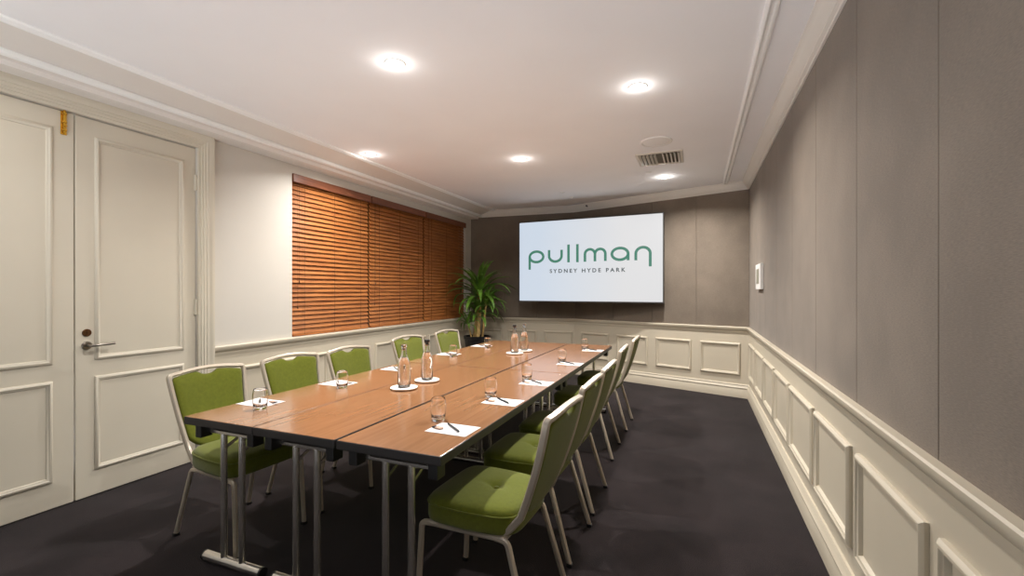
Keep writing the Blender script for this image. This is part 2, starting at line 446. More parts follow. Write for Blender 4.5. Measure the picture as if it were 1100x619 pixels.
# brass bolt at the head of the left leaf
b = MB(); b.box((DX, 1.562, 2.305), (DX + 0.004, 1.592, 2.452), bev=0.002)
b.tube([(DX + 0.012, 1.577, 2.315), (DX + 0.012, 1.577, 2.466)], 0.0065, 12)
for z in (2.325, 2.375, 2.425): b.box((DX + 0.003, 1.566, z), (DX + 0.020, 1.588, z + 0.014), bev=0.004)
b.tube([(DX + 0.012, 1.577, 2.355), (DX + 0.034, 1.577, 2.355)], 0.005, 10)
b.build('brass_bolt', M['brass'], d1)['label'] = 'brass barrel bolt'
# lever handle, lock and hinges of the right leaf
def xdisc(mb, y, z, r, x0, x1, n=28):
    prof = [(r, x0), (r, x1 - 0.002), (r - 0.002, x1)]
    mb.rings([[(x, y + rr * math.cos(2 * PI * i / n), z + rr * math.sin(2 * PI * i / n)) for i in range(n)] for rr, x in prof])
b = MB(); xdisc(b, 1.693, 0.985, 0.027, DX, DX + 0.009)
b.tube(fillet([(DX + 0.005, 1.693, 0.985), (DX + 0.058, 1.693, 0.985), (DX + 0.060, 1.818, 0.990)], 0.018, 6), 0.0085, 14)
hd = b.build('lever_handle', M['nickel'], d2)
hd['label'] = 'satin nickel lever handle on a round rose'
b = MB(); xdisc(b, 1.693, 1.067, 0.024, DX, DX + 0.008); b.box((DX + 0.007, 1.690, 1.058), (DX + 0.013, 1.696, 1.080), bev=0.002)
b.build('door_lock', M['bronze'], d2)['label'] = 'bronze lock cylinder'
for z in (2.12, 1.15, 0.20):
    b = MB(); b.tube([(DX + 0.006, DOOR[1] - 0.006, z), (DX + 0.006, DOOR[1] - 0.006, z + 0.12)], 0.011, 14)
    for k in (0.04, 0.08): b.tube([(DX + 0.006, DOOR[1] - 0.006, z + k), (DX + 0.006, DOOR[1] - 0.006, z + k + 0.002)], 0.0125, 12)
    b.build('door_hinge', M['door'], d2)

# ---- window behind the blinds
b = MB()
frame_sweep(b, WIN[0], WIN[1], WIN[2], WIN[3], [(0, 0), (0, 0.05), (0.05, 0.05), (0.05, 0)], lambda a, z, d: (XL - 0.19 + d, a, z))
for y in (4.436, 5.628): b.box((XL - 0.19, y - 0.03, WIN[2]), (XL - 0.14, y + 0.03, WIN[3]))
win = structure(b.build('window_1', M['frame_w'], smooth=0))
for y0, y1 in ((3.34, 4.406), (4.466, 5.598), (5.658, 6.81)):
    b = MB(); b.box((XL - 0.172, y0, WIN[2] + 0.05), (XL - 0.166, y1, WIN[3] - 0.05)); b.build('window_pane', M['pane'], win, smooth=0)
b = MB(); b.box((XL - 0.30, 3.1, 0.7), (XL - 0.24, 7.05, 2.66)); b.build('dark_outside_sheet', M['night'], win, smooth=0)  # added dark sheet standing in for the darkness outside the window

# ------------------------------------------------------------------ tables
T_BACK = []
def table(cx, cy, w, L, label):
    t = thing('folding_table', label, 'table', (cx, cy, 0), 0, 'folding tables pushed together')
    hw, hl, zt = w / 2, L / 2, 0.730
    b = MB(); b.box((-hw + 0.003, -hl + 0.003, zt - 0.010), (hw - 0.003, hl - 0.003, zt), bev=0.0015)
    b.build('tabletop', M['table'], t)
    b = MB(); b.box((-hw, -hl, zt - 0.038), (hw, hl, zt - 0.0012), bev=0.005); b.build('edge_band', M['edge'], t)
    for sx in (-1, 1):
        for sy in (-1, 1):
            b = MB(); b.box((sx * (hw - 0.055) - 0.021, sy * (hl - 0.062) - 0.030, zt - 0.108), (sx * (hw - 0.055) + 0.021, sy * (hl - 0.062) + 0.030, zt - 0.037), bev=0.006)
            b.build('stacking_block', M['black'], t)
    for sy in (-1, 1):
        yl = sy * (hl - 0.082)
        b = MB(); b.tube([(-0.157, yl, zt - 0.080), (0.157, yl, zt - 0.080)], 0.0, sec=rrect(0.024, 0.022, 0.005))
        for sx in (-1, 1): b.tube([(sx * 0.145, yl, zt - 0.075), (sx * 0.145, yl, zt - 0.036)], 0.0, sec=rrect(0.020, 0.020, 0.003), up=(0, 1, 0))
        b.build('leg_rail', M['chrome'], t)
        for sx in (-1, 1):
            b = MB(); b.tube([(sx * 0.062, yl, 0.040), (sx * 0.062, yl, zt - 0.085)], 0.0150, 18)
            b.build('leg', M['chrome'], t)
        b = MB(); b.tube([(-0.192, yl, 0.024), (0.192, yl, 0.024)], 0.0235, 20); ft = b.build('foot_bar', M['chrome'], t)
        for sx in (-1, 1):
            b = MB(); b.tube([(sx * 0.190, yl, 0.024), (sx * 0.200, yl, 0.024)], 0.0242, 20); b.build('end_cap', M['black'], ft)
            # folding brace: flat jointed stay from leg up to the underside
            b = MB()
            b.tube([(sx * 0.062, yl - sy * 0.014, 0.575), (sx * 0.062, yl - sy * 0.10, 0.615)], 0.0, sec=rrect(0.004, 0.016, 0.001))
            b.tube([(sx * 0.066, yl - sy * 0.095, 0.612), (sx * 0.066, yl - sy * 0.25, zt - 0.040)], 0.0, sec=rrect(0.004, 0.016, 0.001))
            b.build('folding_brace', M['chrome'], t)
    b = MB()
    for sx in (-1, 1): b.box((sx * 0.075 - 0.012, -hl + 0.30, zt - 0.066), (sx * 0.075 + 0.012, hl - 0.30, zt - 0.037), bev=0.003)
    b.build('under_rail', M['black'], t)
    return t
rows = [(-2.0715, 0.463, 'along the door and window side'), (-1.6035, 0.465, 'in the middle of three'), (-1.1145, 0.490, 'along the brown fabric wall side')]
for cx, w, where in rows:
    table(cx, 2.348, w, 1.796, 'brown folding table at the near end, ' + where)
    table(cx, 4.168, w, 1.826, 'brown folding table at the far end, ' + where)

# ------------------------------------------------------------------ banquet chair (faces -x, back towards +x)
SEC = rrect(0.024, 0.021, 0.006)
ZB0, ZB1 = 0.400, 0.862
def back_pt(u, v):
    """point on the back plane: u across, v 0..1 up"""
    hx = 0.170 + 0.150 * v + 0.012 * math.sin(PI * v)
    return (hx + 0.020 * (1 - (u / 0.22) ** 2) * v, u, ZB0 + (ZB1 - ZB0) * v)
def half_w(v): return 0.164 + 0.048 * v
def crown(u): return 0.022 * (1 - (u / 0.205) ** 2)
def make_chair(label):
    t = thing('banquet_chair', label, 'chair', (0, 0, 0), 0, 'green banquet chairs')
    # seat cushion
    b = MB()
    def outline(s, ang):
        ca, sa = math.cos(ang), math.sin(ang); e = 0.36
        x = math.copysign(abs(ca) ** e, ca); y = math.copysign(abs(sa) ** e, sa)
        X = -0.028 + 0.210 * x * s
        return X, (0.213 - 0.018 * (X - 0.18) / -0.42 * 0.0 - 0.022 * max(0, (X + 0.02) / 0.2)) * y * s
    N = 56; angs = [2 * PI * i / N for i in range(N)]
    def dimple(x, y):
        d = math.hypot(x - 0.01, y)
        crease = math.exp(-(abs(y) / 0.010) ** 2) * math.exp(-((x - 0.01) / 0.075) ** 2) * 0.006 + math.exp(-(abs(x - 0.01) / 0.010) ** 2) * math.exp(-(y / 0.075) ** 2) * 0.006
        return 0.020 * math.exp(-(d / 0.030) ** 2) + crease
    rings = []
    for s, z in [(0.94, 0.388), (0.985, 0.394), (1.0, 0.406), (1.0, 0.450), (0.99, 0.466), (0.965, 0.478), (0.92, 0.486), (0.85, 0.491), (0.75, 0.495), (0.64, 0.498), (0.53, 0.500), (0.42, 0.501), (0.32, 0.502), (0.23, 0.502), (0.15, 0.502), (0.08, 0.502), (0.03, 0.502)]:
        ring = []
        for a in angs:
            x, y = outline(s, a)
            zz = z - (dimple(x, y) if s < 0.8 else 0)
            ring.append((x, y, zz))
        rings.append(ring)
    b.rings(rings); seat = b.build('seat', M['green'], t, smooth=60)
    b = MB()
    b.tube([(outline(1.004, a)[0], outline(1.004, a)[1], 0.463) for a in angs + angs[:1]], 0.0035, 6, cap=False); b.build('piping', M['green'], seat)
    b = MB(); b.lathe([(0.001, 0.491), (0.009, 0.490), (0.012, 0.486), (0.011, 0.482)], (0.01, 0, 0), 16); b.build('tuft_button', M['green'], seat)
    # seat frame
    b = MB()
    for sy in (-1, 1):
        b.tube([(-0.200, sy * 0.185, 0.374), (0.125, sy * 0.176, 0.374)], 0, sec=SEC)
    for x in (-0.16, 0.02, 0.11): b.tube([(x, -0.182, 0.374), (x, 0.182, 0.374)], 0, sec=rrect(0.02, 0.018, 0.004))
    b.box((-0.21, -0.180, 0.383), (0.15, 0.180, 0.390)); b.build('seat_frame', M['champagne'], t)
    # legs
    for sy in (-1, 1):
        b = MB(); b.tube(fillet([(-0.262, sy * 0.196, 0.010), (-0.242, sy * 0.192, 0.374), (-0.195, sy * 0.185, 0.374)], 0.055, 7), 0, sec=SEC, up=(0, 1, 0)); lg = b.build('leg', M['champagne'], t)
        b = MB(); b.box((-0.276, sy * 0.196 - 0.014, 0.0), (-0.248, sy * 0.196 + 0.014, 0.016), bev=0.004); b.build('foot_glide', M['black'], lg)
        b = MB(); b.tube(fillet([(0.256, sy * 0.205, 0.010), (0.148, sy * 0.182, 0.374), (0.095, sy * 0.178, 0.374)], 0.055, 7), 0, sec=SEC, up=(0, 1, 0)); lg = b.build('leg', M['champagne'], t)
        b = MB(); b.box((0.242, sy * 0.205 - 0.014, 0.0), (0.270, sy * 0.205 + 0.014, 0.016), bev=0.004); b.build('foot_glide', M['black'], lg)
    # back frame: one bent tube up, over the crown and down
    side = []
    for k in range(11):
        v = 0.06 + 0.94 * k / 10; side.append(back_pt(half_w(v), v))
    low = fillet([(0.060, 0.180, 0.398), (0.140, 0.172, 0.398), side[1]], 0.06, 6)[:-1]
    up_r = low + side[1:-1]
    top = []
    for k in range(13):
        u = 0.200 * (1 - 2 * k / 12); p = back_pt(u, 1.0); top.append((p[0], p[1], p[2] + crown(u)))
    cr = fillet([Vector(side[-2]), Vector(back_pt(half_w(1.0), 1.0)) + Vector((0, 0, 0.004)), Vector(top[1])], 0.022, 5)
    right = [Vector(p) for p in up_r] + cr[1:-1]
    left = [Vector((p.x, -p.y, p.z)) for p in reversed(right)]
    b = MB(); b.tube(right + [Vector(p) for p in top[1:-1]] + left, 0, sec=rrect(0.028, 0.021, 0.005), up=(0, 1, 0))
    b.build('back_frame', M['champagne'], t)
    # upholstered back with a hand-hold notch under the crown
    out = []
    vb, vt = 0.115, 0.968
    for k in range(17):                         # bottom edge, bowed down
        u = -1 + 2 * k / 16; out.append((u * (half_w(0.2) - 0.013), vb + 0.135 * abs(u) ** 3.2))
    for k in range(1, 9):
        v = vb + 0.135 + (vt - 0.03 - vb - 0.135) * k / 8; out.append((half_w(v) - 0.013, v))
    for k in range(25):                         # top edge with the notch
        u = 0.185 - 0.370 * k / 24
        v = vt + crown(u) / (ZB1 - ZB0)
        nn = 0.050
        if abs(u) < nn: v -= 0.052 * math.sqrt(max(0, 1 - (u / nn) ** 2))
        out.append((u, v))
    for k in range(8, 0, -1):
        v = vb + 0.135 + (vt - 0.03 - vb - 0.135) * k / 8; out.append((-(half_w(v) - 0.013), v))
    cu, cv = 0.0, 0.52
    def lay(sc, off):
        r = []
        for u, v in out:
            uu, vv = cu + (u - cu) * sc, cv + (v - cv) * sc
            p = Vector(back_pt(uu, vv)); r.append(p + Vector((0.955, 0, -0.30)) * off)
        return r
    b = MB()
    rings = [lay(s, o) for s, o in [(0.35, -0.017), (0.75, -0.017), (0.92, -0.0155), (0.975, -0.012), (1.0, -0.004), (1.0, 0.006), (0.98, 0.011), (0.92, 0.012), (0.35, 0.012)]]
    b.rings(rings); b.build('backrest', M['green'], t, smooth=50)
    return t
RIGHT = [((-0.489, 1.790), -3), ((-0.500, 2.360), -1), ((-0.507, 2.905), 0), ((-0.552, 3.825), 1), ((-0.552, 4.630), 0)]
LEFT = [((-2.690, 1.832), -5), ((-2.650, 2.390), -8), ((-2.577, 2.890), -6), ((-2.670, 3.815), -8), ((-2.640, 4.530), -6)]
ords = ['first', 'second', 'third', 'fourth', 'last']
r_lab = ['green chair nearest the camera by the brown fabric wall, tufted seat in full view',
         'second green banquet chair from the camera on the brown fabric wall side',
         'middle green banquet chair of the five on the brown fabric wall side',
         'fourth green banquet chair from the camera on the brown fabric wall side',
         'farthest green banquet chair on the brown fabric wall side, nearest the screen']
l_lab = ['green chair nearest the camera on the window side, in front of the door',
         'second green banquet chair from the camera on the door and window side',
         'middle green banquet chair of the five on the door and window side',
         'fourth green chair from the camera on the window side, behind the near bottles',
         'farthest green banquet chair on the window side, next to the potted plant']
proto = make_chair(r_lab[0])
def put_chair(mid, rz, label, first):
    cx = mid[0] - 0.325 * math.cos(rz); cy = mid[1] - 0.325 * math.sin(rz)
    if first: proto.location = (cx, cy, 0); proto.rotation_euler = (0, 0, rz)
    else: dup(proto, (cx, cy, 0), rz, label)
for i, ((mx, my), a) in enumerate(RIGHT): put_chair((mx, my), math.radians(a), r_lab[i], i == 0)
for i, ((mx, my), a) in enumerate(LEFT): put_chair((mx, my), PI + math.radians(a), l_lab[i], False)

# ------------------------------------------------------------------ screen
A2, B2 = Vector((-2.580, 6.686)), Vector((-0.431, 6.545))
tdir = (B2 - A2).normalized(); ndir = Vector((tdir.y, -tdir.x))
if ndir.y > 0: ndir = -ndir
SW, SZ0, SZ1 = (B2 - A2).length, 1.179, 2.394
sc_t = thing('presentation_screen', 'large wall-mounted screen showing a green logo on a pale slide', 'screen', ((A2.x + B2.x) / 2, (A2.y + B2.y) / 2, SZ0), math.atan2(tdir.y, tdir.x))
def sp(t, z, d): return (t - SW / 2, -d, z - SZ0)            # local: x along, -y to the room
b = MB(); b.box((-SW / 2, -0.002, 0), (SW / 2, 0.004, SZ1 - SZ0)); b.build('display_panel', M['screen'], sc_t, smooth=0)
b = MB()
frame_sweep(b, -SW / 2 - 0.014, SW / 2 + 0.014, -0.018, SZ1 - SZ0 + 0.014, [(0, -0.05), (0, 0.004), (0.002, 0.006), (0.014, 0.006), (0.014, 0.0)], lambda a, z, d: (a, -d, z))
b.box((-SW / 2 - 0.012, 0.008, -0.012), (SW / 2 + 0.012, 0.048, SZ1 - SZ0 + 0.012)); b.build('bezel', M['bezel'], sc_t)
b = MB()
for x, reach in ((-0.55, 0.42), (0.55, 0.17)):
    b.box((x - 0.03, 0.045, 0.25), (x + 0.03, reach, 0.32)); b.box((x - 0.03, 0.045, 0.90), (x + 0.03, reach, 0.97))
b.build('wall_bracket', M['black'], sc_t)
# logo lettering strokes
def arc(cx, cz, rx, rz, a0, a1, n=28): return [(cx + rx * math.cos(a0 + (a1 - a0) * i / n), cz + rz * math.sin(a0 + (a1 - a0) * i / n)) for i in range(n + 1)]
strokes = [
    arc(0.287, 1.856, 0.113, 0.081, 0, 2 * PI, 48), [(0.173, 1.858), (0.173, 1.660)],
    [(0.495, 1.953)] + arc(0.5955, 1.862, 0.1005, 0.086, PI, 2 * PI) + [(0.696, 1.950)],
    [(0.805, 2.024), (0.805, 1.758)], [(0.943, 2.024), (0.943, 1.756)],
    [(1.058, 1.760)] + arc(1.133, 1.868, 0.075, 0.072, PI, 0) + [(1.208, 1.762)],
    [(1.208, 1.868)] + arc(1.285, 1.868, 0.076, 0.072, PI, 0) + [(1.361, 1.763)],
    arc(1.571, 1.858, 0.115, 0.083, 0, 2 * PI, 48), [(1.686, 1.860), (1.686, 1.764)],
    [(1.792, 1.760)] + arc(1.890, 1.852, 0.098, 0.088, PI, 0) + [(1.988, 1.671)],
]
b = MB()
for st in strokes:
    closed = (Vector(st[0]) - Vector(st[-1])).length < 1e-6
    pts = [Vector(p) for p in (st[:-1] if closed else st)]
    n = len(pts); hwid = 0.0195; L, R = [], []
    for i, p in enumerate(pts):
        a = pts[(i - 1) % n] if (closed or i > 0) else p
        c = pts[(i + 1) % n] if (closed or i < n - 1) else p
        d = (c - a).normalized(); q = Vector((-d.y, d.x)) * hwid
        L.append(p + q); R.append(p - q)
    rings = [[sp(L[i].x, L[i].y, 0.0022), sp(R[i].x, R[i].y, 0.0022), sp(R[i].x, R[i].y, 0.003), sp(L[i].x, L[i].y, 0.003)] for i in range(n)]
    if closed: rings.append(rings[0])
    b.rings(rings, cap=not closed)
b.build('logo_lettering', M['logo'], sc_t, smooth=0)
def text_mesh(body, m, parent, name, x0, x1, z0, h, space):
    cu = bpy.data.curves.new(name, 'FONT'); cu.body = body; cu.extrude = 0.0; cu.size = 1.0; cu.space_character = space; cu.offset = 0.028
    o = bpy.data.objects.new(name, cu); COL.objects.link(o)
    dg = bpy.context.evaluated_depsgraph_get(); me = bpy.data.meshes.new_from_object(o.evaluated_get(dg))
    bpy.data.objects.remove(o)
    xs = [v.co.x for v in me.vertices]; ys = [v.co.y for v in me.vertices]
    for v in me.vertices:
        x = x0 + (v.co.x - min(xs)) / (max(xs) - min(xs)) * (x1 - x0); z = z0 + (v.co.y - min(ys)) / (max(ys) - min(ys)) * h
        v.co = (x - SW / 2, -0.003, z - SZ0)
    bb = bmesh.new(); bb.from_mesh(me); bpy.data.meshes.remove(me)
    left = set(bb.verts)
    while left:                                 # every letter its own small mesh
        stack = [left.pop()]; comp = set(stack)
        while stack:
            for e in stack.pop().link_edges:
                for w in e.verts:
                    if w not in comp: comp.add(w); left.discard(w); stack.append(w)
        mb = MB(); mp = {w: mb.v(w.co) for w in comp}
        for f in {f for w in comp for f in w.link_faces}: mb.face([mp[w] for w in f.verts])
        mb.build(name, m, parent, smooth=0)
    bb.free()
text_mesh('SYDNEY HYDE PARK', M['caption'], sc_t, 'caption_letter', 0.506, 1.650, 1.602, 0.060, 1.55)

# ------------------------------------------------------------------ wooden blinds
def blind(y0, y1, label):
    t = thing('venetian_blind', label, 'blind', (XL + 0.0, (y0 + y1) / 2, WIN[2]), 0, 'wooden window blinds')
    h = (y1 - y0) / 2; top = WIN[3] - WIN[2]
    b = MB(); b.box((-0.005, -h + 0.002, top - 0.082), (0.016, h - 0.002, top - 0.002), bev=0.004); b.build('valance', M['valance'], t)
    b = MB(); b.box((-0.060, -h + 0.012, top - 0.05), (-0.010, h - 0.012, top - 0.004)); b.build('headrail', M['valance'], t)
    b = MB(); n = 33; z0, z1 = 0.050, top - 0.080
    for k in range(n):
        z = z0 + (z1 - z0) * k / (n - 1)
        t2 = bmesh.new(); bmesh.ops.create_cube(t2, size=1)
        for w in t2.verts: w.co = Vector((w.co.x * 0.050, w.co.y * (2 * h - 0.010), w.co.z * 0.0032))
        ang = math.radians(66 + random.uniform(-1.5, 1.5))
        for w in t2.verts:
            x, zz = w.co.x, w.co.z
            w.co = Vector((-0.034 + x * math.cos(ang) - zz * math.sin(ang), w.co.y, z + x * math.sin(ang) * -1 - zz * math.cos(ang)))
        b._merge(t2)
    b.build('slats', M['slat'], t, smooth=0)
    b = MB(); b.box((-0.058, -h + 0.018, 0.004), (-0.010, h - 0.018, 0.026), bev=0.004); b.build('bottom_rail', M['slat'], t)
    for f in (-0.72, 0.0, 0.72):
        b = MB(); b.tube([(-0.008, f * h, 0.015), (-0.008, f * h, top - 0.06)], 0.0016, 6); b.build('ladder_cord', M['cord'], t)
    for dy, zl in ((0.065, 0.30), (0.085, 0.55)):
        b = MB(); b.tube([(0.002, -h + dy, zl), (0.002, -h + dy, top - 0.07)], 0.0013, 6)
        b.lathe([(0.003, 0.030), (0.006, 0.020), (0.008, 0.004), (0.006, 0.0)], (0.002, -h + dy, zl - 0.025), 10); b.build('pull_cord', M['cord'], t)
blind(3.292, 4.430, 'nearest wooden slat blind, beside the pale wall next to the door')
blind(4.445, 5.622, 'middle wooden slat blind of the three, a lamp mirrored on its valance')
blind(5.636, 6.856, 'farthest wooden slat blind, beside the potted plant')

# ------------------------------------------------------------------ table settings
TZ = 0.7302
def make_pad():
    b = MB()
    for k in range(4):
        e = 0.0003 * (k % 2); b.box((-0.100 + e, -0.071 + e, 0.0004 * k), (0.100 - e, 0.071 - e, 0.0004 * (k + 1)))
    return b.build('notepad', M['paper'], smooth=0)
def make_pen():
    t = thing('pen', '', 'pen')
    b = MB(); b.tube([(-0.062, 0, 0.0048), (0.020, 0, 0.0048)], 0.0045, 12); b.build('barrel', M['pen'], t)
    b = MB(); b.tube([(0.020, 0, 0.0048), (0.060, 0, 0.0048), (0.068, 0, 0.0048)], [0.0048, 0.0048, 0.003], sec=unit_circle(12)); cp = b.build('cap', M['pen'], t)
    b = MB(); b.box((0.026, -0.0015, 0.0098), (0.062, 0.0015, 0.0112)); b.box((0.056, -0.0015, 0.0085), (0.062, 0.0015, 0.0100)); b.build('clip', M['chrome'], cp)
    b = MB(); b.tube([(-0.062, 0, 0.0048), (-0.069, 0, 0.0048), (-0.073, 0, 0.0048)], [0.0038, 0.0026, 0.0008], sec=unit_circle(10)); b.build('tip', M['chrome'], t)
    return t
def make_sweet():
    t = thing('wrapped_sweet', '', 'sweet')
    b = MB(); b.box((-0.016, -0.011, 0.0005), (0.020, 0.011, 0.0085), bev=0.004); b.build('sweet_body', M['sweet'], t)
    b = MB()
    n = 7
    lo = [(-0.015, -0.006 + 0.012 * i / (n - 1), 0.0045 + 0.001 * (-1) ** i) for i in range(n)]
    hi = [(-0.030, -0.013 + 0.026 * i / (n - 1), 0.0065 + 0.003 * (-1) ** i) for i in range(n)]
    b.rings([lo + [(x, y, z - 0.0012) for x, y, z in reversed(lo)], hi + [(x, y, z - 0.0012) for x, y, z in reversed(hi)]])
    b.build('wrapper_twist', M['dark_wrap'], t)['label'] = 'dark twisted wrapper end'
    return t
def make_glass():
    b = MB()
    outer = [(0.0290, 0.000), (0.0310, 0.003), (0.0325, 0.012), (0.0350, 0.035), (0.0365, 0.058), (0.0360, 0.078), (0.0330, 0.096), (0.0312, 0.105)]
    inner = [(0.0300, 0.1055), (0.0316, 0.096), (0.0346, 0.078), (0.0350, 0.058), (0.0334, 0.035), (0.0300, 0.019), (0.020, 0.0155), (0.002, 0.015)]
    b.lathe([(0.002, 0.0015)] + [(0.024, 0.001)] + outer + inner, n=40)
    return b.build('water_glass', M['glass'], smooth=60)
pad0, pen0, sweet0, glass0 = make_pad(), make_pen(), make_sweet(), make_glass()
pad0['category'] = 'notepad'; glass0['category'] = 'glass'
first = True
def setting(px, py, gx, gy, flipped, place):
    global first
    a = PI if flipped else 0
    jit = random.uniform(-0.03, 0.03)
    def w(x, y): return (px + x * math.cos(a + jit) - y * math.sin(a + jit), py + x * math.sin(a + jit) + y * math.cos(a + jit))
    pen_p = w(-0.005, 0.010); sw_p = w(-0.060, -0.022)
    labs = ('white notepad ' + place, 'black pen on the notepad ' + place, 'wrapped sweet on the notepad ' + place, 'water glass beside the notepad ' + place)
    objs = []
    for o, loc, rz, lab, g in ((pad0, (px, py, TZ), a + jit, labs[0], 'notepads at the table places'), (pen0, (*pen_p, TZ + 0.0017), a + math.radians(-40), labs[1], 'pens on the notepads'),
                               (sweet0, (*sw_p, TZ + 0.0017), a + math.radians(-12), labs[2], 'sweets on the notepads'), (glass0, (gx, gy, TZ), 0, labs[3], 'water glasses on the table')):
        if first: o.location = loc; o.rotation_euler = (0, 0, rz); o['label'] = lab; o['group'] = g
        else: dup(o, loc, rz, lab, g)
    first = False
def places(side): return ['nearest the camera on the ' + side, 'second from the camera on the ' + side, 'in the middle of the ' + side, 'fourth from the camera on the ' + side, 'nearest the screen on the ' + side]
pr, pl = places('brown fabric wall side'), places('window side')
for i, (px, py, gx, gy) in enumerate([(-0.990, 1.755, -1.125, 1.855), (-0.982, 2.290, -1.099, 2.385), (-0.975, 2.835, -1.078, 2.932), (-0.972, 3.680, -1.068, 3.770), (-0.975, 4.590, -1.082, 4.685)]):
    setting(px, py, gx, gy, False, pr[i])
for i, (px, py, gx, gy) in enumerate([(-2.190, 1.780, -2.074, 1.682), (-2.174, 2.338, -2.052, 2.240), (-2.160, 2.940, -2.030, 2.840), (-2.190, 3.800, -2.083, 3.695), (-2.185, 4.505, -2.065, 4.405)]):
    setting(px, py, gx, gy, True, pl[i])

# ---- bottles on coasters
def make_coaster(x, y, label):
    t = thing('coaster', label, 'coaster', (x, y, TZ), 0, 'white coasters under the bottles')
    b = MB(); b.lathe([(0.074, 0.0), (0.078, 0.002), (0.078, 0.005)], n=48); b.build('cork_base', M['cork'], t)
    b = MB(); b.lathe([(0.079, 0.0052), (0.082, 0.008), (0.083, 0.012), (0.080, 0.0135), (0.074, 0.012), (0.060, 0.0115), (0.002, 0.0115)], n=48); b.build('coaster_top', M['coaster'], t)
def make_bottle(x, y, black_cap, label):
    t = thing('water_bottle', label, 'bottle', (x, y, TZ + 0.0118), 0, 'glass water bottles on coasters')
    out = [(0.030, 0.0), (0.036, 0.003), (0.0385, 0.012), (0.0385, 0.125), (0.0365, 0.145), (0.0300, 0.168), (0.0215, 0.190), (0.0165, 0.207), (0.0150, 0.225), (0.0150, 0.236), (0.0172, 0.238), (0.0172, 0.246), (0.0150, 0.248)]
    inn = [(0.0128, 0.248), (0.0128, 0.225), (0.0140, 0.207), (0.0190, 0.190), (0.0275, 0.168), (0.0342, 0.145), (0.0362, 0.125), (0.0362, 0.014), (0.030, 0.007), (0.002, 0.006)]
    b = MB(); b.lathe([(0.002, 0.002)] + out + inn, n=40); g = b.build('glass_body', M['glass'], t, smooth=60)
    b = MB(); b.lathe([(0.002, 0.0066), (0.030, 0.0076), (0.0358, 0.0145), (0.0358, 0.125), (0.0338, 0.145), (0.0270, 0.168), (0.0205, 0.183), (0.002, 0.183)], n=40); b.build('water', M['water'], t, smooth=60)
    b = MB()
    if black_cap:
        b.lathe([(0.002, 0.236), (0.012, 0.236), (0.012, 0.2485), (0.0180, 0.2485), (0.0188, 0.252), (0.0188, 0.266), (0.0172, 0.268), (0.002, 0.268)], n=28); b.build('cap', M['black'], t)['label'] = 'black bottle cap'
    else:
        b.lathe([(0.002, 0.236), (0.012, 0.236), (0.012, 0.2485), (0.0172, 0.2485), (0.0180, 0.251), (0.0180, 0.262), (0.0165, 0.264), (0.002, 0.264)], n=28); b.build('cap', M['glass'], t)['label'] = 'clear bottle stopper'
for x, y, k, lab, cl in [(-1.678, 2.363, False, 'clear-topped water bottle of the near pair, nearest the camera', 'white coaster under the clear-topped bottle of the near pair'),
                     (-1.676, 2.620, True, 'black-capped water bottle of the near pair', 'white coaster under the black-capped bottle of the near pair'),
                     (-1.618, 4.060, True, 'black-capped water bottle of the far pair', 'white coaster under the black-capped bottle of the far pair'),
                     (-1.600, 4.275, False, 'clear-topped water bottle of the far pair, nearest the screen', 'white coaster under the clear-topped bottle of the far pair')]:
    make_coaster(x, y, cl); make_bottle(x, y, k, lab)

# ------------------------------------------------------------------ potted plant
PX, PY = -3.24, 6.52
pt = thing('potted_plant', 'dracaena with long drooping leaves in a black pot in the corner', 'plant', (PX, PY, 0))
b = MB(); n = 64
def potr(r, i): return r * (1 + 0.012 * math.cos(16 * 2 * PI * i / n))
prof = [(0.150, 0.0), (0.165, 0.01), (0.200, 0.57), (0.212, 0.575), (0.214, 0.615), (0.205, 0.62), (0.190, 0.615), (0.188, 0.55)]
b.rings([[(potr(r, i) * math.cos(2 * PI * i / n), potr(r, i) * math.sin(2 * PI * i / n), z) for i in range(n)] for r, z in prof]); b.build('pot', M['pot'], pt)
b = MB(); b.lathe([(0.187, 0.54), (0.187, 0.575), (0.12, 0.585), (0.004, 0.59)], n=32); b.build('soil', M['soil'], pt)
canes = [((0.015, -0.02, 0.56), (0.05, 0.0, 0.98), (0.03, 0.0, 1.36), 0.030), ((-0.055, 0.01, 0.56), (-0.03, 0.01, 0.80), (0.01, 0.02, 1.02), 0.028), ((0.06, 0.05, 0.56), (0.09, 0.05, 0.80), (0.15, 0.02, 1.16), 0.018), ((-0.07, -0.05, 0.56), (-0.10, -0.06, 0.70), (-0.13, -0.08, 0.84), 0.012)]
def keep_in(p):
    """leaves bend away from the two walls of the corner"""
    x, y, z = p
    if x < -0.24: x = -0.24 - 0.09 * (1 - math.exp((x + 0.24) / 0.09))
    if y > 0.34: y = 0.34 + 0.10 * (1 - math.exp((0.34 - y) / 0.10))
    return Vector((x, y, z))
